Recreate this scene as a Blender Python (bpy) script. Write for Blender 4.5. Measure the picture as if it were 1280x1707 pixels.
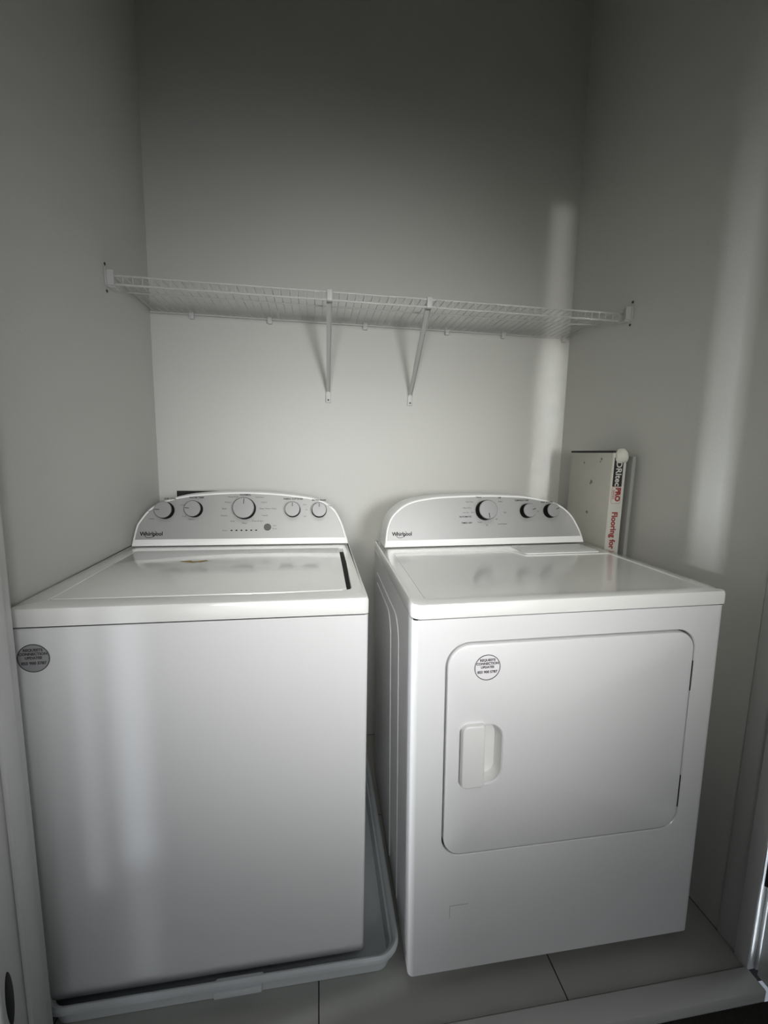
import bpy, bmesh, math, random
from mathutils import Vector, Matrix

for o in list(bpy.data.objects):
    bpy.data.objects.remove(o, do_unlink=True)
random.seed(4)
SC = bpy.context.scene
COL = SC.collection

# ------------------------------------------------------------------ camera
YAW, PITCH, ROLL, FPX = 0.156, -0.1353, 0.0188, 717.97
CAM = Vector((0.6747, -1.7518, 1.2411))
fwd = Vector((math.sin(YAW)*math.cos(PITCH), math.cos(YAW)*math.cos(PITCH), math.sin(PITCH)))
rt = Vector((math.cos(YAW), -math.sin(YAW), 0))
up = rt.cross(fwd)
c_, s_ = math.cos(ROLL), math.sin(ROLL)
rt2, up2 = c_*rt + s_*up, -s_*rt + c_*up
cd = bpy.data.cameras.new('camera')
cam = bpy.data.objects.new('camera', cd)
COL.objects.link(cam)
cam.matrix_world = Matrix(((rt2.x, up2.x, -fwd.x, CAM.x), (rt2.y, up2.y, -fwd.y, CAM.y),
                           (rt2.z, up2.z, -fwd.z, CAM.z), (0, 0, 0, 1)))
cd.sensor_fit = 'HORIZONTAL'
cd.sensor_width = 36.0
cd.lens = FPX/1280*36
cd.clip_start = 0.02
SC.camera = cam

# ------------------------------------------------------------------ world, lights, exposure
w = bpy.data.worlds.new('world')
SC.world = w
w.use_nodes = True
w.node_tree.nodes['Background'].inputs[0].default_value = (0.75, 0.85, 1.0, 1)
w.node_tree.nodes['Background'].inputs[1].default_value = 0.3
SC.view_settings.view_transform = 'Standard'
SC.view_settings.look = 'None'
SC.view_settings.gamma = 1.0
SC.view_settings.use_curve_mapping = False
SC.view_settings.exposure = 0.0


def area(name, loc, target, sx, sy, power, color=(1, 1, 1), spread=180):
    l = bpy.data.lights.new(name, 'AREA')
    l.shape = 'RECTANGLE'
    l.size, l.size_y = sx, sy
    l.energy = power
    l.color = color
    l.spread = math.radians(spread)
    o = bpy.data.objects.new(name, l)
    COL.objects.link(o)
    o.location = loc
    d = Vector(target) - Vector(loc)
    o.rotation_euler = d.to_track_quat('-Z', 'Y').to_euler()
    return o


HALL_Y = -3.0            # far wall of the hall behind the camera
WIN_A = (0.15, 0.65, 1.15, 1.65)    # x0, x1, z0, z1 of the windows in the hall wall
WIN_B = (1.08, 1.58, 1.15, 1.65)
def win_light(name, wn, power, color, tx):
    x0, x1, z0, z1 = wn
    area(name, ((x0+x1)/2, HALL_Y+0.03, (z0+z1)/2), (tx, 0, 1.11), x1-x0-.04, z1-z0-.04, power, color, 51)
win_light('window_daylight', WIN_A, 2.0, (1.0, 0.99, 0.90), 1.30)
win_light('window_daylight', WIN_B, 3.15, (0.98, 0.99, 1.0), 0.60)
# narrow sidelights at the two ends of the hall
area('sidelight_daylight', (-1.57, -1.37, 0.75), (0, -1.37, 0.78), 0.10, 0.8, 9, (0.93, 0.97, 1.0), 46)
area('sidelight_daylight', (3.37, -1.60, 1.10), (0, -1.60, 1.10), 0.80, 1.8, 2, (0.85, 0.93, 1.0))
area('jamb_beam', (2.60, -1.32, 1.05), (1.733, -1.006, 1.05), 0.12, 2.0, 4.5, (0.82, 0.91, 1.0), 4)  # added tight beam that brightens the front edge of the right jamb
# added tight beams that draw bright strips on back wall and washer front
def tight_beam(x0, tx, ty, z0, z1, wd, power, color=(1.0, 0.99, 0.96), sp=2.5):
    area('added_beam', (x0, HALL_Y+0.03, (z0+z1)/2), (tx, ty, (z0+z1)/2), wd, z1-z0, power, color, sp)
tight_beam(1.11, 1.655, 0, 0.98, 1.72, 0.085, 0.085)
tight_beam(1.11, 1.655, 0, 1.72, 2.24, 0.085, 0.018, sp=1.8)
tight_beam(0.62, 0.296, -.864, 0.35, 0.93, 0.036, 0.020, (.85, .93, 1.0), 3)
tight_beam(0.62, 0.296, -.864, 0.05, 0.35, 0.036, 0.003, (.85, .93, 1.0), 3)
tight_beam(0.50, 0.212, -.864, 0.30, 0.93, 0.022, 0.006, (.9, .95, 1.0), 2)
area('top_fill', (0.85, -2.30, 2.75), (0.85, -0.42, 0.93), 0.9, 0.3, 1.15, (1.0, 1.0, 0.97), 38)  # added overhead fill that brightens the machine tops
# added low fill standing in for bounced light, lifts machine fronts and floor
area('low_fill', (0.92, HALL_Y+0.25, 0.60), (0.92, -0.9, 0.10), 2.0, 0.8, 1.25, (0.95, 0.98, 1.0), 75)

# ------------------------------------------------------------------ materials
MATS = {}


def mat(name, color, rough=.5, metal=0, coat=0, bump=0, bscale=200, vary=0, vscale=3, spec=.5, c2=None):
    if name in MATS:
        return MATS[name]
    m = bpy.data.materials.new(name)
    m.use_nodes = True
    nt = m.node_tree
    b = nt.nodes['Principled BSDF']
    b.inputs['Base Color'].default_value = (*color, 1)
    b.inputs['Roughness'].default_value = rough
    b.inputs['Metallic'].default_value = metal
    b.inputs['Specular IOR Level'].default_value = spec
    b.inputs['Coat Weight'].default_value = coat
    b.inputs['Coat Roughness'].default_value = .08
    tc = nt.nodes.new('ShaderNodeTexCoord')
    if vary or c2:
        n = nt.nodes.new('ShaderNodeTexNoise')
        n.inputs['Scale'].default_value = vscale
        n.inputs['Detail'].default_value = 5
        nt.links.new(tc.outputs['Object'], n.inputs['Vector'])
        r = nt.nodes.new('ShaderNodeMix')
        r.data_type = 'RGBA'
        a = c2 if c2 else tuple(max(0, x*(1-vary)) for x in color)
        bb = color if c2 else tuple(min(1, x*(1+vary)) for x in color)
        r.inputs[6].default_value = (*a, 1)
        r.inputs[7].default_value = (*bb, 1)
        nt.links.new(n.outputs['Fac'], r.inputs[0])
        nt.links.new(r.outputs[2], b.inputs['Base Color'])
    if bump:
        n = nt.nodes.new('ShaderNodeTexNoise')
        n.inputs['Scale'].default_value = bscale
        n.inputs['Detail'].default_value = 3
        nt.links.new(tc.outputs['Object'], n.inputs['Vector'])
        bp = nt.nodes.new('ShaderNodeBump')
        bp.inputs['Strength'].default_value = bump
        bp.inputs['Distance'].default_value = .002
        nt.links.new(n.outputs['Fac'], bp.inputs['Height'])
        nt.links.new(bp.outputs['Normal'], b.inputs['Normal'])
    MATS[name] = m
    return m


M_WALL = mat('wall_paint', (.63, .63, .60), .62, bump=.25, bscale=120, vary=.015, vscale=2)
M_CEIL = mat('ceiling_paint', (.6, .6, .58), .8, bump=.3, bscale=90)
M_HALL = mat('hall_paint', (.32, .32, .31), .8)
M_TRIM = mat('trim_paint', (.66, .66, .65), .42, vary=.02)
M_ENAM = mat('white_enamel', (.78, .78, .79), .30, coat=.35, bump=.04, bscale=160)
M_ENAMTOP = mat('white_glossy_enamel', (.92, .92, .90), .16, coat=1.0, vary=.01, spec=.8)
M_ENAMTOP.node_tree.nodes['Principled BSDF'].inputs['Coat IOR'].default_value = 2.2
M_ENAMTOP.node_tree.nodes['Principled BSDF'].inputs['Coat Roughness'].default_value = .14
M_WPLAS = mat('white_plastic', (.80, .80, .79), .35)
M_CHROMELESS = mat('silver_panel', (.33, .33, .325), .42, metal=.25, vary=.02, vscale=40)
M_KNOB = mat('silver_knob', (.30, .30, .30), .45, metal=.3)
M_KRIM = mat('dark_knob_skirt', (.008, .008, .008), .8, spec=.1)
M_DARK = mat('black_print', (.012, .012, .012), .9, spec=.1)
M_GREYPRINT = mat('grey_print', (.10, .10, .10), .9, spec=.1)
M_BLACK = mat('black_gap', (.015, .015, .015), .7)
M_GREYBTN = mat('dark_grey_button', (.07, .07, .07), .5)
M_GROUT = mat('grout', (.045, .045, .042), .9, bump=.5, bscale=300)
M_TILE = mat('grey_porcelain_tile', (.48, .48, .45), .42, vary=.12, vscale=5, bump=.1, bscale=60)
M_SILL = mat('threshold_stone', (.62, .62, .60), .35, vary=.05, vscale=9)
M_CARPET = mat('dark_carpet', (.035, .032, .026), .95, bump=1.0, bscale=900, vary=.5, vscale=300)
M_PAN = mat('pan_plastic', (.66, .70, .72), .45)
M_WIRE = mat('white_vinyl_wire', (.62, .62, .61), .5)
M_BRACE = mat('shaded_white_steel', (.50, .50, .49), .5)  # shelf white darkened to paint the shade on the downward brace faces
M_SCREW = mat('dark_screw', (.05, .05, .045), .5)
M_BOX = mat('box_paper', (.50, .49, .43), .8, vary=.08, vscale=12)
M_BOXWHITE = mat('box_label_paper', (.58, .57, .52), .7, vary=.03, vscale=20)
M_RED = mat('red_print', (.28, .03, .025), .7)
M_FOAM = mat('crumpled_foam', (.66, .65, .58), .8, bump=.4, bscale=40)
M_BOARD = mat('grey_board', (.32, .32, .31), .8)
M_STICK_W = mat('clear_sticker_grey', (.33, .33, .34), .35)
M_STICK_D = mat('silver_sticker', (.84, .82, .85), .25)
M_STRING = mat('sticker_edge', (.06, .06, .06), .5)
M_RESID = mat('yellow_residue', (.34, .25, .07), .6, vary=.45, vscale=120)
M_RESIDN = mat('grey_smudge', (.20, .19, .18), .8)
M_HINGE = mat('dark_bronze', (.03, .028, .025), .45, metal=.5)
M_GLASS = mat('window_glass', (.5, .6, .7), .05, spec=.6)


# ------------------------------------------------------------------ mesh helpers
def obj(name, bm, m, parent=None, smooth=35):
    bmesh.ops.recalc_face_normals(bm, faces=bm.faces[:])
    me = bpy.data.meshes.new(name)
    bm.to_mesh(me)
    bm.free()
    if m:
        me.materials.append(m)
    if smooth:
        for p in me.polygons:
            p.use_smooth = True
        me.set_sharp_from_angle(angle=math.radians(smooth))
    o = bpy.data.objects.new(name, me)
    COL.objects.link(o)
    if parent:
        o.parent = parent
    return o


def tag(o, label, cat, group=None):
    o['label'] = label
    o['category'] = cat
    if group:
        o['group'] = group
    return o


def empty(name, loc=(0, 0, 0), rot=(0, 0, 0)):
    o = bpy.data.objects.new(name, None)
    o.empty_display_size = .05
    COL.objects.link(o)
    o.location = loc
    o.rotation_euler = rot
    return o


def struct(o):
    o['kind'] = 'structure'
    return o


def box(bm, x0, x1, y0, y1, z0, z1, bev=0, seg=2):
    vs = [bm.verts.new((x, y, z)) for x in (x0, x1) for y in (y0, y1) for z in (z0, z1)]
    idx = [(0, 1, 3, 2), (4, 6, 7, 5), (0, 4, 5, 1), (2, 3, 7, 6), (0, 2, 6, 4), (1, 5, 7, 3)]
    fs = [bm.faces.new([vs[i] for i in f]) for f in idx]
    if bev:
        es = list({e for f in fs for e in f.edges})
        bmesh.ops.bevel(bm, geom=es, offset=bev, segments=seg, affect='EDGES', profile=.5)
    return bm


def bx(*a, **k):
    return box(bmesh.new(), *a, **k)


def rrect(x0, x1, y0, y1, r, n=8):
    r4 = r if isinstance(r, (tuple, list)) else (r,)*4   # corners: (x0,y0) (x1,y0) (x1,y1) (x0,y1)
    pts = []
    for (cx, cy, a0, rr) in ((x0, y0, 180, r4[0]), (x1, y0, 270, r4[1]), (x1, y1, 0, r4[2]), (x0, y1, 90, r4[3])):
        ox = cx + rr if cx == x0 else cx - rr
        oy = cy + rr if cy == y0 else cy - rr
        for i in range(n+1):
            a = math.radians(a0 + 90*i/n)
            pts.append((ox + rr*math.cos(a), oy + rr*math.sin(a)))
    return pts


def offset(pts, d):
    """inset a counter-clockwise outline by d"""
    n = len(pts)
    out = []
    for i in range(n):
        p0, p1, p2 = Vector(pts[i-1]), Vector(pts[i]), Vector(pts[(i+1) % n])
        e1, e2 = (p1-p0), (p2-p1)
        if e1.length < 1e-7: e1 = e2
        if e2.length < 1e-7: e2 = e1
        e1.normalize(); e2.normalize()
        n1, n2 = Vector((-e1.y, e1.x)), Vector((-e2.y, e2.x))
        m = n1 + n2
        if m.length < 1e-6: m = n1
        m.normalize()
        k = d/max(.4, m.dot(n1))
        out.append(tuple(p1 + m*k))
    return out


def bridge(bm, A, B):
    n = len(A)
    for i in range(n):
        j = (i+1) % n
        try:
            bm.faces.new((A[i], A[j], B[j], B[i]))
        except ValueError:
            pass


def loft(outline, stack, fmap=None, bm=None, cap0=True, cap1=True):
    """stack: list of (height, inset)"""
    bm = bm or bmesh.new()
    f = fmap or (lambda a, b, c: (a, b, c))
    loops = []
    for h, d in stack:
        p = offset(outline, d) if d else outline
        loops.append([bm.verts.new(f(a, b, h)) for a, b in p])
    for A, B in zip(loops, loops[1:]):
        bridge(bm, A, B)
    if cap0: bm.faces.new(loops[0])
    if cap1: bm.faces.new(loops[-1])
    return bm


def slab(outline, holes, h0, h1, fmap=None, bev=0, hbev=0, bm=None):
    """plate between h0 (back) and h1 (front) with holes cut through"""
    bm = bm or bmesh.new()
    f = fmap or (lambda a, b, c: (a, b, c))
    def ring(p, h):
        vs = [bm.verts.new(f(a, b, h)) for a, b in p]
        return vs
    s = 1 if h1 > h0 else -1
    def edges(vs):
        return [bm.edges.get((vs[i], vs[(i+1) % len(vs)])) or bm.edges.new((vs[i], vs[(i+1) % len(vs)])) for i in range(len(vs))]
    fe, be = [], []
    o0 = ring(outline, h0)
    o1 = ring(outline, h1 - s*bev) if bev else None
    o15 = ring(offset(outline, bev*.3), h1 - s*bev*.3) if bev else None
    o2 = ring(offset(outline, bev), h1)
    if bev:
        bridge(bm, o0, o1); bridge(bm, o1, o15); bridge(bm, o15, o2)
    else:
        bridge(bm, o0, o2)
    fe += edges(o2); be += edges(o0)
    for hp in holes:
        i0 = ring(hp, h0)
        if hbev:
            i1 = ring(hp, h1 - s*hbev)
            i2 = ring(offset(hp, -hbev), h1)
            bridge(bm, i0, i1); bridge(bm, i1, i2)
        else:
            i2 = ring(hp, h1)
            bridge(bm, i0, i2)
        fe += edges(i2); be += edges(i0)
    bmesh.ops.triangle_fill(bm, use_beauty=True, use_dissolve=False, edges=fe)
    bmesh.ops.triangle_fill(bm, use_beauty=True, use_dissolve=False, edges=be)
    return bm


def tube(bm, pts, r, n=8, caps=True):
    pts = [Vector(p) for p in pts]
    loops = []
    prev = None
    for i, p in enumerate(pts):
        t = (pts[min(i+1, len(pts)-1)] - pts[max(i-1, 0)]).normalized()
        if prev is None:
            a = Vector((0, 0, 1)) if abs(t.z) < .9 else Vector((1, 0, 0))
            x = t.cross(a).normalized()
        else:
            x = (prev - t*prev.dot(t)).normalized()
        prev = x
        y = t.cross(x)
        loops.append([bm.verts.new(p + x*r*math.cos(2*math.pi*k/n) + y*r*math.sin(2*math.pi*k/n)) for k in range(n)])
    for A, B in zip(loops, loops[1:]):
        bridge(bm, A, B)
    if caps:
        bm.faces.new(loops[0]); bm.faces.new(loops[-1])
    return bm


def lathe(prof, n=32, M=None, bm=None):
    """prof list of (r,h) about local z; M maps to parent space"""
    bm = bm or bmesh.new()
    M = M or Matrix.Identity(4)
    loops = [[bm.verts.new(M @ Vector((r*math.cos(2*math.pi*k/n), r*math.sin(2*math.pi*k/n), h))) for k in range(n)] for r, h in prof]
    for A, B in zip(loops, loops[1:]):
        bridge(bm, A, B)
    bm.faces.new(loops[0]); bm.faces.new(loops[-1])
    return bm


def text_bm(s, size, M, bm=None, align='CENTER', ext=.00015, shear=0, xs=1.0, bold=0):
    cu = bpy.data.curves.new('txt', 'FONT')
    cu.body = s
    cu.size = size
    cu.align_x = align
    cu.align_y = 'CENTER'
    cu.extrude = ext
    cu.shear = shear
    cu.offset = bold
    cu.resolution_u = 3
    o = bpy.data.objects.new('txt', cu)
    COL.objects.link(o)
    bpy.context.view_layer.update()
    dg = bpy.context.evaluated_depsgraph_get()
    me = bpy.data.meshes.new_from_object(o.evaluated_get(dg))
    me.transform(M @ Matrix.Diagonal((xs, 1, 1, 1)))
    bm = bm or bmesh.new()
    bm.from_mesh(me)
    bpy.data.objects.remove(o, do_unlink=True)
    bpy.data.curves.remove(cu)
    bpy.data.meshes.remove(me)
    return bm


def catmull(pts, k=6):
    out = []
    n = len(pts)
    for i in range(n-1):
        p0, p1, p2, p3 = [Vector(pts[min(max(j, 0), n-1)]) for j in (i-1, i, i+1, i+2)]
        for q in range(k):
            t = q/k
            out.append(tuple(.5*((2*p1) + (p2-p0)*t + (2*p0-5*p1+4*p2-p3)*t*t + (3*p1-p0-3*p2+p3)*t**3)))
    out.append(tuple(pts[-1]))
    return out


def frame_matrix(o, x, y, z):
    return Matrix(((x[0], y[0], z[0], o[0]), (x[1], y[1], z[1], o[1]), (x[2], y[2], z[2], o[2]), (0, 0, 0, 1)))


# ------------------------------------------------------------------ the setting
XL, XR = 0.080, 1.726
CEIL = 2.98
FY0, FY1 = -1.000, -0.918            # the partition with the doorway
JL, JR, HEAD = 0.133, 1.7235, 2.42
T = .1
struct(obj('wall_back', bx(XL-T, XR+T, 0, T, 0, CEIL), M_WALL, smooth=0))
struct(obj('wall_left', bx(XL-T, XL, FY1, 0, 0, CEIL), M_WALL, smooth=0))
struct(obj('wall_right', bx(XR, XR+T, FY1, 0, 0, CEIL), M_WALL, smooth=0))
bm = bmesh.new()
box(bm, -1.6, JL-.012, FY0, FY1, 0, CEIL)
box(bm, JR+.012, 3.4, FY0, FY1, 0, CEIL)
box(bm, JL-.012, JR+.012, FY0, FY1, HEAD+.012, CEIL)
struct(obj('wall_front', bm, M_WALL, smooth=0))
struct(obj('ceiling', bx(-1.7, 3.5, HALL_Y-.1, .1, CEIL, CEIL+.1), M_CEIL, smooth=0))

# tiles of the closet floor, each its own piece
fl = struct(obj('floor', bx(XL-T, XR+T, FY0-.0, T, -.05, -.003), M_GROUT, smooth=0))
xs = [-.45, .108, .6765, 1.2445, 1.8125]
ys = [-.999, -.43, .139]
for i in range(4):
    for j in range(2):
        x0, x1 = max(xs[i], XL), min(xs[i+1], XR)
        y0, y1 = ys[j], min(ys[j+1], 0)
        if x1-x0 < .05: 
            x0 = XL; 
        obj('tile', box(bmesh.new(), x0+.0014, x1-.0014, y0+.0014, y1-.0014, -.003, 0, bev=.0008, seg=1), M_TILE, fl, smooth=0)

# threshold and the carpet in front of it
struct(obj('trim_1', bx(JL+.001, JR-.006, -1.052, -1.0005, -.03, .006, bev=.004), M_SILL))
struct(obj('floor_hall', bx(-1.6, 3.4, HALL_Y, -1.053, -.04, -.022), M_CARPET, smooth=0))

# jambs with stops
jl = struct(obj('trim_2', bx(JL-.012, JL, -1.035, FY1+.0005, 0, HEAD, bev=.0015), M_TRIM))
obj('door_stop', bx(JL, JL+.010, -.984, -.946, 0.0, HEAD, bev=.003), M_TRIM, jl)
jr = struct(obj('trim_3', bx(JR, JR+.012, -1.0055, FY1+.0005, 0, HEAD, bev=.001), M_TRIM))
obj('door_stop', bx(JR-.009, JR+.0001, -1.006, -.972, 0.0, HEAD, bev=.0015), M_TRIM, jr)
struct(obj('trim_4', bx(JL, JR, FY0, FY1, HEAD, HEAD+.012, bev=.001), M_TRIM))
# casings on the hall side
struct(obj('trim_5', bx(JL-.075, JL-.0125, -1.014, -1.0005, 0, HEAD+.07, bev=.003), M_TRIM))
struct(obj('trim_6', bx(JR+.0125, JR+.075, -1.010, -1.0005, 0, HEAD+.07, bev=.003), M_TRIM))


def hinge(parent, x, y, z0, z1):
    n = 3
    d = (z1-z0)/n
    h = obj('hinge', bx(x-.004, x+.020, y-.0015, y+.0015, z0, z1, bev=.0005, seg=1), M_HINGE, parent)
    for k in range(n):
        obj('hinge_knuckle', lathe([(.0045, z0+k*d+.001), (.0055, z0+k*d+.003), (.0055, z0+(k+1)*d-.003), (.0045, z0+(k+1)*d-.001)], 14,
            Matrix.Translation((x+.002, y-.001, 0))), M_HINGE, h)


# door leaves, opened at right angles into the hall
def leaf(name, x0, x1, y0, y1):
    root = struct(empty(name, (x0, y1, 0)))
    o = obj('door_panel', bx(0, x1-x0, y0-y1, 0, .004, HEAD-.006, bev=.002), M_TRIM, root)
    return root
dr = leaf('door_1', JR+.003, JR+.038, -1.83, -1.020)
dl = leaf('door_2', JL-.047, JL-.012, -1.88, -1.065)
for z0 in (.245, 1.15, 2.10):
    hinge(jr, JR-.003, -1.0145, z0, z0+.10)
for z0 in (1.15, 2.10):
    hinge(jl, JL-.018, -1.050, z0, z0+.10)
# dark worn oval cut-out low on the left jamb
ov = [( -1.0185 + .0095*math.cos(a)*(abs(math.cos(a))**.2), .268 + .056*math.sin(a)) for a in [2*math.pi*k/32 for k in range(32)]]
o = obj('jamb_cutout', loft(ov, [(JL-.004, 0), (JL+.0008, 0), (JL+.0012, .0008)], lambda a, b, c: (c, a, b)), M_HINGE, jl)
o['label'] = 'dark oval cut-out low on the jamb'

# hall around the camera
def wall_with_windows(name, axis, pos, thick, a0, a1, wins):
    ol = [(a0, 0), (a1, 0), (a1, CEIL), (a0, CEIL)]
    holes = [[(x0, z0), (x1, z0), (x1, z1), (x0, z1)] for x0, x1, z0, z1 in wins]
    if axis == 'y':
        f = lambda a, b, c: (a, c, b)
    else:
        f = lambda a, b, c: (c, a, b)
    return struct(obj(name, slab(ol, holes, pos, pos+thick, f), M_HALL, smooth=0))


WIN_C = (-1.44, -1.30, .22, 2.24)     # y0,y1,z0,z1  left end sidelight
WIN_D = (-1.9, -1.10, .05, 2.15)     # right end
wall_with_windows('wall_hall_back', 'y', HALL_Y, -.1, -1.6, 3.4, [WIN_A, WIN_B])
wall_with_windows('wall_hall_left', 'x', -1.6, -.1, HALL_Y, FY0, [WIN_C])
wall_with_windows('wall_hall_right', 'x', 3.4, .1, HALL_Y, FY0, [WIN_D])
for k, (ax, pos, wn) in enumerate((('y', HALL_Y-.05, WIN_A), ('y', HALL_Y-.05, WIN_B), ('x', -1.65, WIN_C), ('x', 3.45, WIN_D))):
    f = (lambda a, b, c: (a, c, b)) if ax == 'y' else (lambda a, b, c: (c, a, b))
    a0, a1, b0, b1 = wn
    ol = [(a0, b0), (a1, b0), (a1, b1), (a0, b1)]
    hol = offset(ol, .025)
    wr = struct(obj('window_%d' % (k+1), slab(ol, [hol], pos, pos+.03, f), M_TRIM, smooth=0))
    obj('pane', slab(hol, [], pos+.012, pos+.016, f), M_GLASS, wr, smooth=0)

# ------------------------------------------------------------------ consoles shared by both machines
TILT = math.radians(14)
ST, CT = math.sin(TILT), math.cos(TILT)


class Console:
    def __init__(self, root, H, deck, pts, vback, rim=.0065, strip=.957):
        self.root, self.H, self.deck = root, H, deck
        # outline in (u, s): s = distance up the tilted face; counter-clockwise
        top = [(u, (z-H)/CT) for u, z in pts]
        arc = catmull(top, 7)[::-1]                 # right to left over the top => ccw with the bottom
        out = arc
        r = .006
        # bottom edge closes the polygon
        self.out = out
        def f(a, b, c):                             # c = distance behind the face along v
            return (a, deck + b*ST + c, H + b*CT)
        hb = vback - deck
        bm = bmesh.new()
        loops = []
        st = [(0.0, .0035), (.0008, .0014), (.0035, 0), (None, 0)]
        for h, d in st:
            p = offset(out, d) if d else out
            if h is None:
                loops.append([bm.verts.new((a, vback, H + max(b*CT, 0))) for a, b in p])
            else:
                loops.append([bm.verts.new(f(a, b, h)) for a, b in p])
        for A, B in zip(loops, loops[1:]):
            bridge(bm, A, B)
        bm.faces.new(loops[0]); bm.faces.new(loops[-1])
        self.shell = obj('console', bm, M_WPLAS, root)
        # silver fascia
        sb = (strip-H)/CT
        ins = offset(out, rim)
        ins = [(a, b) for a, b in ins if b > sb + .002]
        # clip the fascia at the strip
        ins = [(ins[0][0]+.0012, sb)] + ins + [(ins[-1][0]-.0012, sb)]
        bm = loft(ins, [(.004, 0), (-.0003, 0), (-.0008, .0005)], f)
        self.fascia = obj('fascia', bm, M_CHROMELESS, self.shell)

    def M(self, u, z, lift=.0009, rot=0):
        s = (z-self.H)/CT
        o = Vector((u, self.deck + s*ST - lift*CT, self.H + s*CT + lift*ST))
        m = frame_matrix(o, (1, 0, 0), (0, ST, CT), (0, -CT, ST))
        return m @ Matrix.Rotation(rot, 4, 'Z')

    def knob(self, u, z, r, ang, depth=.027):
        m = self.M(u, z)
        k = obj('knob', lathe([(r*1.0, 0), (r*1.0, depth*.3), (r*.97, depth*.90), (r*.94, depth*.92)], 40, m), M_KRIM, self.root)
        obj('knob_cap', lathe([(r*.955, depth*.86), (r*.95, depth*.93), (r*.90, depth), (r*.5, depth*1.01)], 40, m), M_KNOB, k)
        bm = bmesh.new()
        box(bm, -.0009, .0009, r*.35, r*.84, depth*1.005, depth*1.03)
        bm.transform(self.M(u, z, rot=ang))
        obj('pointer', bm, M_DARK, k)
        return k

    def text(self, s, u, z, size, m=None, rot=0, **kw):
        bm = text_bm(s, size, self.M(u, z, rot=rot), **kw)
        return bm


def logo(con, u0, u1, z):
    bm = text_bm('Whirlpool', .0175, con.M((u0+u1)/2, z), ext=.0001, xs=(u1-u0)/.0755, bold=.0005)
    # orbit swoosh around the middle of the word
    ring = []
    M_ = con.M((u0+u1)/2-.002, z-.001)
    for i in range(29):
        a = math.radians(150 + 250*i/28)
        ring.append(M_ @ Vector((.0165*math.cos(a), .0105*math.sin(a)+.004*math.cos(a), .0003)))
    tube(bm, ring, .0007, 5)
    obj('logo', bm, M_DARK, con.root)


# ------------------------------------------------------------------ washing machine
WX, WY, WYAW = .0864, -.8638, .0039
WW, WZ0, WH, WSEAM, WDECK, WBACK = .699, .0374, .9343, .8925, .5424, .66
wm = empty('washing_machine', (WX, WY, 0), (0, 0, WYAW))
tag(wm, 'white top-load washing machine standing in a drip pan, left of the dryer', 'washing machine')
obj('cabinet', loft(rrect(0, WW, 0, WBACK, (.010, .010, .004, .004)), [(WZ0, .004), (WZ0+.003, 0), (WSEAM-.002, 0), (WSEAM, .002)]), M_ENAM, wm)
obj('seam', loft(rrect(.004, WW-.004, .004, WBACK-.004, .008), [(WSEAM-.004, 0), (WSEAM+.006, 0)]), M_BLACK, wm)
# top cover with the lid opening
cov = rrect(-.001, WW+.001, -.002, WBACK, (.012, .012, .004, .004))
lidhole = [(.0505, .046), (.20, .0435), (.30, .040), (.47, .040), (.56, .0445), (.645, .048), (.662, .056), (.6655, .066), (.672, .30), (.672, .486), (.05, .486)]
def close_ccw(p): return p
bm = slab(cov, [lidhole], WSEAM+.004, WH, None, bev=.009, hbev=.0015)
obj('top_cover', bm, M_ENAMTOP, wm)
obj('lid_well', slab(rrect(.04, .68, .03, .495, .005), [], WSEAM+.0045, WH-.014), M_BLACK, wm)
lid = [(.0525, .050), (.20, .0485), (.345, .0485), (.50, .0485), (.645, .0525), (.6555, .062), (.6585, .30), (.6600, .482), (.0525, .482)]
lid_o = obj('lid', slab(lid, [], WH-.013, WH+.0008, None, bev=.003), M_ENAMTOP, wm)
# yellow residue on the lid
bm = bmesh.new()
top_, bot_ = [], []
for i in range(22):
    t = i/21
    u = .215 + .078*t
    v = .337 + .004*math.sin(9*t) + .003*math.sin(23*t)
    h = .013*(max(0, math.sin(math.pi*t))**.5)*(0.35+.7*random.random()) + .0006
    top_.append(bm.verts.new((u, v+h, WH+.0012)))
    bot_.append(bm.verts.new((u, v-h*.8, WH+.0012)))
for i in range(21):
    bm.faces.new((bot_[i], bot_[i+1], top_[i+1], top_[i]))
o = obj('residue', bm, M_RESID, lid_o)
o['label'] = 'yellow glue residue on the lid'
# console
wpts = [(.0143, WH+.0015), (.0160, .950), (.0244, .9931), (.0341, 1.0152), (.0646, 1.0530), (.1087, 1.0775), (.1718, 1.0940), (.255, 1.1025), (.3397, 1.1061), (.42, 1.1045),
        (.4948, 1.0988), (.5943, 1.0832), (.6467, 1.0530), (.6747, 1.0060), (.688, .965), (.6940, .945), (.6945, WH+.0015)]
wc = Console(wm, WH, WDECK, wpts, .650)
wc.knob(.1114, 1.0466, .0275, math.radians(88))
wc.knob(.1990, 1.0500, .0265, math.radians(85))
wc.knob(.3560, 1.0518, .0355, math.radians(-3), .030)
wc.knob(.5107, 1.0480, .0255, math.radians(0))
wc.knob(.5982, 1.0460, .0250, math.radians(0))
obj('start_button', lathe([(.0115, 0), (.0115, .002), (.0105, .0032), (.003, .0032)], 28, wc.M(.4292, .9920)), M_GREYBTN, wm)
for i in range(6):
    bm = box(bmesh.new(), -.0028, .0028, -.0018, .0018, 0, .0008)
    bm.transform(wc.M(.3153 + .01555*i, .9826))
    obj('indicator_light', bm, M_DARK, wm)
logo(wc, .0374, .1067, .974)
bm = bmesh.new()
for s, u, z, sz in (('SOIL LEVEL', .125, 1.0835, .0075), ('WATER TEMP', .205, 1.0870, .0075), ('NORMAL', .358, 1.0965, .0085),
                    ('FABRIC SOFTENER', .5125, 1.0835, .0078), ('EXTRA RINSE', .598, 1.0795, .0078)):
    text_bm(s, sz, wc.M(u, z), bm, bold=.00015)
obj('heading_print', bm, M_DARK, wm)['kind'] = 'stuff'
bm = bmesh.new()
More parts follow.
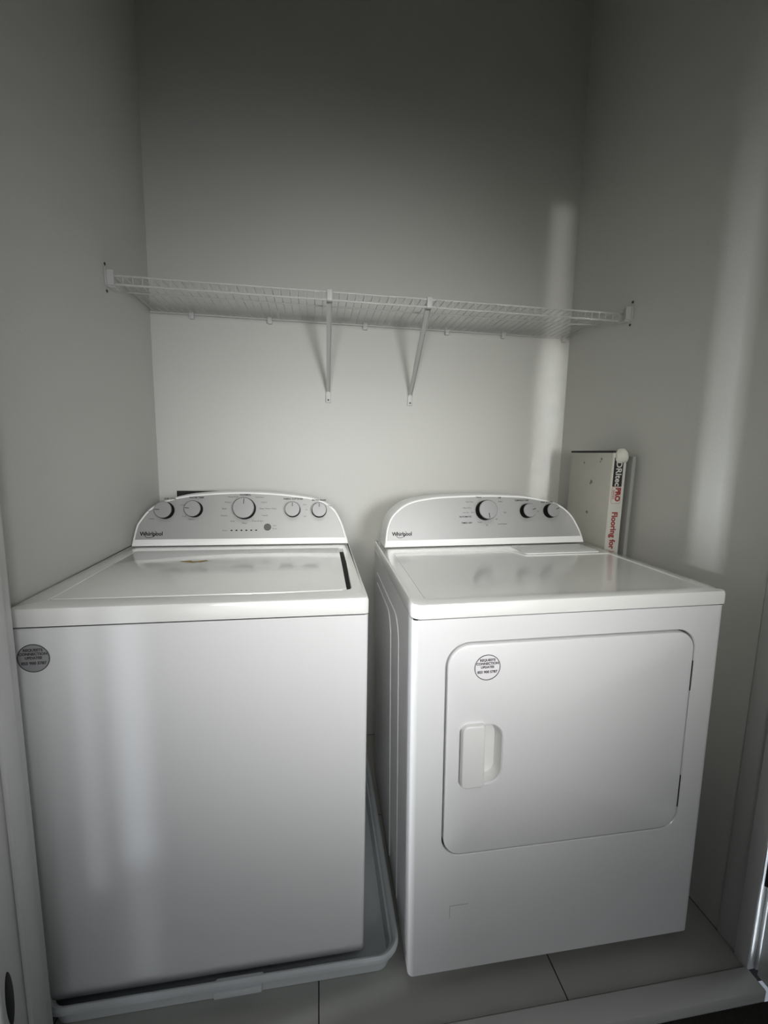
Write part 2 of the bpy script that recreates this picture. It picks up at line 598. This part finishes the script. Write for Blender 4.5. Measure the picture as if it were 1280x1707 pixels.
for s, u, z, sz in (('Heavy Duty', .318, 1.0900, .007), ('Whites', .302, 1.0725, .007), ('Bulky', .292, 1.0520, .007), ('Sanitize', .291, 1.0300, .007),
                    ('Soak', .318, 1.0120, .007), ('Rinse', .356, 1.0050, .007), ('Drain & Spin', .397, 1.0120, .007), ('Casual', .420, 1.0300, .007),
                    ('Deep Water Wash', .430, 1.0520, .007), ('Colors', .417, 1.0725, .007), ('Delicates', .403, 1.0890, .007),
                    ('Start', .452, .997, .006), ('Pause', .452, .987, .006), ('Status', .294, .9826, .006),
                    ('Light', .064, 1.045, .006), ('Heavy', .071, 1.021, .006), ('Cool', .162, 1.064, .006), ('Cold', .168, 1.028, .006), ('Warm', .190, 1.0180, .006),
                    ('Auto', .550, 1.065, .006), ('On', .556, 1.048, .006), ('Off', .550, 1.026, .006), ('Max', .634, 1.061, .007)):
    text_bm(s, sz, wc.M(u, z), bm)
obj('dial_print', bm, M_GREYPRINT, wm)['kind'] = 'stuff'


def sticker(root, u, z, r, m_face, words, m_edge=M_STRING):
    M0 = frame_matrix((u, -.0006, z), (1, 0, 0), (0, 0, 1), (0, -1, 0))
    d = obj('round_sticker', lathe([(r, -.0008), (r, .0002), (r*.3, .0002)], 40, M0), m_face, root)
    ring = [M0 @ Vector((r*.97*math.cos(2*math.pi*k/48), r*.97*math.sin(2*math.pi*k/48), .0003)) for k in range(49)]
    bm = tube(bmesh.new(), ring, .0009, 6)
    obj('border', bm, m_edge, d)
    bm = bmesh.new()
    for s, dz, sz in words:
        text_bm(s, sz, M0 @ Matrix.Translation((0, dz, .0004)), bm, bold=.0003)
    obj('lettering', bm, m_edge, d)
    return d
WORDS = (('REQUESTS', .0165, .0075), ('CONNECTION', .0085, .0075), ('UPDATES', .0005, .0072), ('855 900 5787', -.0105, .0080))
o = sticker(wm, .0418, .8325, .0290, M_STICK_W, WORDS)
o['label'] = 'grey see-through round sticker with dark border and lettering'
for u, v in ((.05, .05), (.65, .05), (.05, .60), (.65, .60)):
    obj('foot', lathe([(.018, .0065), (.022, .009), (.022, .020), (.010, .022), (.010, WZ0+.004)], 16, Matrix.Translation((u, v, 0))), M_KRIM, wm)

# drip pan
PX0, PX1, PY0, PY1 = .0812, .872, -.903, -.105
pan = empty('drip_pan', ((PX0+PX1)/2, (PY0+PY1)/2, 0))
tag(pan, 'pale grey plastic drip pan with a rolled rim under the washing machine', 'drip pan')
po = rrect(PX0-(PX0+PX1)/2, PX1-(PX0+PX1)/2, PY0-(PY0+PY1)/2, PY1-(PY0+PY1)/2, .055, 10)
bm = bmesh.new()
st = [(0.001, .022), (.052, .016), (.060, .012), (.064, .006), (.060, .0008), (.052, 0), (.046, .003), (.049, .009), (.046, .0215), (.006, .027)]
loft(po, st, bm=bm)
lx = PX0-(PX0+PX1)/2
for v in bm.verts:                       # the left side is squeezed between washer and wall
    d = v.co.x - lx
    if d < .03 and abs(v.co.y) < .36:
        v.co.x = lx + d*.12
obj('tray', bm, M_PAN, pan)
obj('drain_tab', bx(.445-(PX0+PX1)/2, .550-(PX0+PX1)/2, -.402, -.372, .030, .047, bev=.003), M_PAN, pan)

# ------------------------------------------------------------------ clothes dryer
DX, DY, DYAW, DROLL = .8845, -.9172, -.0128, -.0157
DW, DZ0, DH, DSEAM, DDECK, DBACK = .7368, .020, .9332, .8978, .5273, .66
dm = empty('clothes_dryer', (DX, DY, 0), (0, DROLL, DYAW))
tag(dm, 'white front-load clothes dryer with square door, right of the washing machine', 'dryer')
VF = lambda a, b, c: (a, c, b)              # panel coordinates (u, z, v)
door_out = rrect(.0775, .6660, .3335, .8390, (.042, .042, .045, .050), 10)
door_hole = offset(door_out, -.0040)
sh = rrect(0, DW, .0330, DBACK, (.001, .001, .004, .004), 4)
obj('cabinet', loft(sh, [(DZ0+.002, 0), (DSEAM, 0)]), M_ENAM, dm)
# the front panel: rounded vertical edges, hole for the door
bm = bmesh.new()
R = .012
def round_front(a, b, c):
    # bend the left and right borders of the panel backwards in a quarter round
    if a < R:
        t = (R-a)/R
        return (a, c + R*(1-math.sqrt(max(0, 1-t*t))), b)
    if a > DW-R:
        t = (a-DW+R)/R
        return (a, c + R*(1-math.sqrt(max(0, 1-t*t))), b)
    return (a, c, b)
pan_o = [(R, DZ0), (DW-R, DZ0), (DW-R, DSEAM), (R, DSEAM)]
slab(pan_o, [door_hole], .0325, 0, VF, hbev=.002, bm=bm)
for u0, u1 in ((0, R), (DW-R, DW)):
    box(bm, u0, u1, R, .0325, DZ0, DSEAM)
for side_ in (0, 1):
    prev = None
    for k in range(7):
        a = math.radians(90*k/6)
        u = R - R*math.sin(a) if side_ == 0 else DW-R + R*math.sin(a)
        v = R - R*math.cos(a)
        cur = [bm.verts.new((u, v, DZ0)), bm.verts.new((u, v, DSEAM))]
        if prev:
            bm.faces.new((prev[0], cur[0], cur[1], prev[1]))
        prev = cur
obj('front_panel', bm, M_ENAM, dm)
# embossed side ridges (two nested arches pressed in the side)
for (v0, ztop) in ((.160, .835), (.285, .80)):
    rb = [(-.0001, v0, .05)] + [(-.0001, v0, ztop-.06)] + [(-.0001, v0+.06-.06*math.cos(math.radians(a)), ztop-.06+.06*math.sin(math.radians(a))) for a in range(15, 91, 15)] + [(-.0001, .58, ztop)]
    obj('side_ridge', tube(bmesh.new(), rb, .0022, 8), M_ENAM, dm)
obj('seam', loft(rrect(.003, DW-.003, .004, DBACK-.003, .012), [(DSEAM-.003, 0), (DSEAM+.006, 0)]), M_BLACK, dm)
dcov = rrect(-.001, DW+.001, -.003, DBACK, (.024, .010, .004, .004), 8)
rec = [(.040, .030), (.700, .030), (.703, .036), (.703, .372), (.430, .374), (.412, .420), (.395, .452), (.375, .458), (.048, .460), (.038, .452), (.036, .036)]
bm = slab(dcov, [rec], DSEAM+.003, DH, None, bev=.008, hbev=.004)
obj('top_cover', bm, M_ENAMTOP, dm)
obj('top_panel', slab(offset(rec, -.001), [], DSEAM+.004, DH-.0025), M_ENAMTOP, dm)
obj('lint_screen_cover', slab(rrect(.440, .690, .392, .505, .010, 4), [], DH-.001, DH+.0022, None, bev=.002), M_WPLAS, dm)
# door
pocket = rrect(.1085, .2060, .5085, .6500, (.010, .032, .034, .014), 8)
bm = slab(door_out, [pocket], .014, -.0035, VF, bev=.006, hbev=.003)
door = obj('door', bm, M_ENAM, dm)
bm = bmesh.new()
loft(pocket, [(-.0005, -.0005), (.012, .003), (.021, .008), (.025, .018)], VF, bm, cap0=False)
obj('handle_pocket', bm, M_WPLAS, door)
hp = rrect(.1110, .1640, .5060, .6570, (.013, .008, .008, .014), 8)
hndl = obj('handle', loft(hp, [(.002, 0), (-.009, 0), (-.0125, .0015), (-.0135, .0035), (-.0138, .006)], VF), M_WPLAS, door)
obj('gap_shade', slab(offset(door_hole, .0005), [], .0320, .0270, VF), M_BLACK, dm)  # black backing sheet, paints the shade inside the door gap
for z0, z1 in ((.690, .765), (.385, .470)):
    o = obj('hinge', bx(.6655, .6700, -.0005, .012, z0, z1, bev=.001, seg=1), M_HINGE, dm)
# badge dent low on the front
bm = bx(.0965, .0972, -.0006, .002, .166, .198)
box(bm, .0972, .141, -.0003, .002, .197, .198)
obj('press_mark', bm, M_STICK_W, dm)
o = sticker(dm, .1648, .7860, .0293, M_STICK_D, WORDS, m_edge=mat('sticker_grey_print', (.06, .055, .06), .7, spec=.2))
o.location.y = -.0035
o['label'] = 'silver round sticker with grey lettering'
dpts = [(.0160, DH+.0015), (.0185, .950), (.0266, .9981), (.0480, 1.0400), (.1000, 1.0775), (.1828, 1.0945), (.28, 1.0995), (.3729, 1.1008), (.45, 1.0985),
        (.5248, 1.0931), (.6233, 1.0715), (.6768, 1.0358), (.7063, .9860), (.717, .955), (.7205, .940), (.7210, DH+.0015)]
dc = Console(dm, DH, DDECK, dpts, .655, strip=.9570)
dc.knob(.3655, 1.0485, .0335, math.radians(185), .034)
dc.knob(.5150, 1.0445, .0245, math.radians(-75), .030)
dc.knob(.6010, 1.0435, .0245, math.radians(-68), .030)
logo(dc, .0419, .1102, .977)
bm = bmesh.new()
for s, u, z, sz in (('TEMPERATURE', .5000, 1.0805, .0078), ('END SIGNAL', .5930, 1.0735, .0078), ('Normal', .3100, 1.0290, .0075), ('AUTOMATIC', .2960, 1.0290, .0075),
                    ('TIMED DRY', .300, 1.0085, .0075), ('Off', .420, 1.0905, .0080), ('Heavy', .346, 1.0935, .0075)):
    if s != 'Normal':
        text_bm(s, sz, dc.M(u, z), bm, bold=.00012)
obj('heading_print', bm, M_DARK, dm)['kind'] = 'stuff'
bm = bmesh.new()
for s, u, z, sz in (('Very Dry', .312, 1.078, .007), ('More Dry', .303, 1.058, .007), ('Dry', .322, 1.043, .007), ('Less Dry', .298, 1.043, .006),
                    ('Damp', .345, 1.010, .006), ('40', .405, 1.019, .007), ('60', .370, 1.000, .007), ('Cool Down', .425, 1.003, .007), ('High', .437, 1.041, .006),
                    ('Auto', .422, 1.078, .007), ('On', .558, 1.043, .006)):
    text_bm(s, sz, dc.M(u, z), bm)
obj('dial_print', bm, M_GREYPRINT, dm)['kind'] = 'stuff'
for u, v in ((.05, .06), (.69, .06), (.05, .60), (.69, .60)):
    zb = -.0157*u + .0004
    obj('foot', lathe([(.016, zb), (.018, zb+.003), (.018, zb+.010), (.010, zb+.012), (.010, DZ0+.004)], 16, Matrix.Translation((u, v, 0))), M_KRIM, dm)

# ------------------------------------------------------------------ wire shelf
SZ, SD = 1.734, .326
sh = empty('wire_shelf', ((XL+XR)/2, 0, SZ))
tag(sh, 'white wire shelf across the alcove above both machines', 'shelf')
xm = (XL+XR)/2
LIP = .024
def rail(y, z, r, name='rail', a=XL+.004, b=XR-.004):
    return obj(name, tube(bmesh.new(), [(a-xm, y, z-SZ), (b-xm, y, z-SZ)], r, 8), M_WIRE, sh)
rail(-SD, SZ, .0030)
rail(-SD-.001, SZ-LIP, .0030)
rail(-.010, SZ-.0035, .0030)
rail(-.200, SZ-.0040, .0026)
wb = tube(bmesh.new(), [(0, -.008, 0), (0, -SD+.006, 0), (0, -SD-.0025, -.002), (0, -SD-.0035, -.006), (0, -SD-.0040, -LIP-.002)], .0013, 6)
w0 = obj('wire', wb, M_WIRE, sh)
n = 63
for i in range(n):
    x = XL+.018 + (XR-XL-.036)*i/(n-1)
    ww = w0 if i == 0 else w0.copy()
    if i:
        COL.objects.link(ww)
        ww.parent = sh
    ww.location = (x-xm, 0, 0)
for x in (.225, .502, .861, 1.19, 1.428, 1.695):
    bm = bx(x-.009-xm, x+.009-xm, -.016, -.0003, -.020, .008, bev=.003)
    lathe([(.0035, 0), (.0035, .0015), (.001, .002)], 10, Matrix.Translation((x-xm, -.016, -.014)) @ Matrix.Rotation(math.radians(90), 4, 'X'), bm)
    obj('wall_clip', bm, M_WIRE, sh)
# diagonal braces: folded channel from the front rail down to the wall
def brace(xt, xb):
    p0 = Vector((xt-xm, -SD+.002, -.004))
    p1 = Vector((xb-xm, -.006, 1.478-SZ))
    t = (p1-p0).normalized()
    s = Vector((1, 0, 0)); s = (s - t*s.dot(t)).normalized()
    nrm = t.cross(s)
    bm = bmesh.new()
    hw, d = .0095, .007
    sec = [(-hw, 0), (-hw, d), (-hw+.002, d), (-hw+.002, .002), (hw-.002, .002), (hw-.002, d), (hw, d), (hw, 0)]
    A = [bm.verts.new(p0 + s*a + nrm*b) for a, b in sec]
    B = [bm.verts.new(p1 + s*a*.75 + nrm*b) for a, b in sec]
    bridge(bm, A, B); bm.faces.new(A); bm.faces.new(B)
    o = obj('brace', bm, M_BRACE, sh)
    # hook round the front rail
    bm = bx(xt-xm-.009, xt-xm+.009, -SD-.008, -SD+.010, -LIP-.004, .006, bev=.003)
    obj('hook', bm, M_WIRE, o)
    bm = bx(xb-xm-.0105, xb-xm+.0105, -.007, -.0004, 1.434-SZ, 1.488-SZ, bev=.003)
    obj('foot_tab', bm, M_WIRE, o)
    obj('screw', lathe([(.0035, 0), (.0035, .0015), (.0015, .002)], 12, Matrix.Translation((xb-xm, -.007, 1.444-SZ)) @ Matrix.Rotation(math.radians(90), 4, 'X')), M_SCREW, o)
brace(.715, .720)
brace(1.034, 1.047)
def end_bracket(x, sx, yc):
    a, b = sorted((x-xm+sx*.0004, x-xm+sx*.004))
    bm = bx(a, b, yc-.030, yc+.022, -.032, .016, bev=.0015)
    a, b = sorted((x-xm+sx*.004, x-xm+sx*.022))
    box(bm, a, b, yc-.024, yc-.018, -.030, .012, bev=.001, seg=1)
    box(bm, a, b, yc-.018, yc+.016, -.034, -.029, bev=.001, seg=1)
    o = obj('end_bracket', bm, M_WIRE, sh)
    for dy, dz in ((-.022, .026), (-.018, -.046)):
        M_ = Matrix.Translation((x-xm, yc+dy, dz)) @ Matrix.Rotation(math.radians(90*sx), 4, 'Y')
        obj('screw', lathe([(.0042, .0002), (.0042, .002), (.002, .0028)], 12, M_), M_SCREW, o)
end_bracket(XL, 1, -.315)
end_bracket(XR, -1, -.345)

# ------------------------------------------------------------------ outlet box behind the washer
ob = empty('outlet_box', (.272, 0, 1.0))
tag(ob, 'laundry outlet box, shaded inside painted as a flat black plate, on the back wall behind the washer console', 'outlet box')
fr_ = slab(rrect(-.134, .134, -.13, .0905, .004, 3), [rrect(-.128, .128, -.12, .0845, .003, 3)], -.0003, -.004, VF)
obj('frame', fr_, M_WALL, ob)
obj('inside_shade', bx(-.1275, .1275, -.0028, -.0005, -.1195, .084), M_BLACK, ob)  # flat black plate painted for the shade inside the box
for x in (-.05, .05):
    v = obj('valve', lathe([(.010, .003), (.010, .03), (.013, .032), (.013, .042), (.006, .044)], 14, Matrix.Translation((x, 0, -.05)) @ Matrix.Rotation(math.radians(90), 4, 'X')), M_KNOB, ob)

# ------------------------------------------------------------------ flooring box leaning between dryer and right wall
BW, BD, BH = .052, .235, 1.262          # thickness (x), depth (y), height
fb = empty('flooring_box', (1.6565, -.455, .001), (0, math.radians(.3), 0))
tag(fb, 'tall slim off-white carton with red and black print, upright against the right wall', 'carton')
obj('carton', bx(-BW/2, BW/2, 0, BD, 0, BH-.006, bev=.0015), M_BOX, fb)
bm = bmesh.new()
box(bm, -BW/2-.0004, BW/2+.0004, .0, BD+.004, BH-.0058, BH+.001, bev=.001, seg=1)
o = obj('top_edge', bm, M_BLACK, fb)
o['label'] = 'black top edge of the carton'
# printed end label
obj('label_strip', bx(-.0215, .0245, -.0006, .001, .15, BH-.008), M_BOXWHITE, fb)
FM = lambda u, z, lift=.0009: frame_matrix((u, -lift, z), (0, 0, -1), (1, 0, 0), (0, -1, 0))   # text runs downwards
obj('black_block', bx(-.0185, .0150, -.0011, .0, 1.145, 1.240), M_BLACK, fb)
bm = text_bm('DRItec', .0290, FM(-.001, 1.187, .0013), xs=1.0, bold=.0006)
obj('white_lettering', bm, mat('white_print', (.62, .62, .58), .7), fb)
bm = text_bm('PRO', .0240, FM(.0035, 1.118, .0010), xs=.98, bold=.0014)
text_bm('SERIES', .0105, FM(-.0120, 1.118, .0010), bm, xs=1.1)
text_bm('Flooring for Living', .0285, FM(-.0010, 1.060, .0010), bm, align='LEFT', xs=.92, bold=.0010)
ro = rrect(-.0185, .0150, 1.088, 1.144, .005, 4)
obj('label_border', slab(ro, [offset(ro, .0009)], .0, -.0009, VF), M_RED, fb)
obj('red_lettering', bm, M_RED, fb)['kind'] = 'stuff'
# stains on the broad face
for y, z, r in ((.10, 1.155, .006), (.105, 1.148, .004), (.11, 1.045, .006), (.055, 1.235, .005), (.06, 1.225, .003), (.12, .94, .005), (.15, 1.22, .004)):
    Mx = Matrix.Translation((-BW/2-.0002, y, z)) @ Matrix.Rotation(math.radians(-90), 4, 'Y')
    prof = bmesh.new()
    vs = [prof.verts.new(Mx @ Vector((r*(.7+.5*random.random())*math.cos(a*math.pi/6), r*(.7+.5*random.random())*math.sin(a*math.pi/6), .0004))) for a in range(12)]
    prof.faces.new(vs)
    obj('smudge', prof, M_RESIDN, fb)
# crumpled foam cap on the front top corner
bm = bmesh.new()
bmesh.ops.create_icosphere(bm, subdivisions=3, radius=1)
rng = random.Random(2)
for v in bm.verts:
    k = 1 + .10*math.sin(5*v.co.x+2*v.co.z) + .06*rng.random()
    c = v.co*k
    v.co = Vector((.007 + .0225*max(-1, min(1, c.x*1.15)), .006 + .020*c.y, BH-.015 + .0235*max(-1, min(1, c.z*1.1))))
o = obj('foam_cap', bm, M_FOAM, fb, smooth=25)
o['label'] = 'crumpled off-white foam piece on the front top corner'

gb = obj('leaning_board', bx(-.006, .006, 0, .19, 0, 1.245, bev=.001, seg=1), M_BOARD)
gb.location = (1.6925, -.470, .001)
gb.rotation_euler = (0, math.radians(.6), 0)
tag(gb, 'thin grey board standing between the carton and the right wall', 'board')
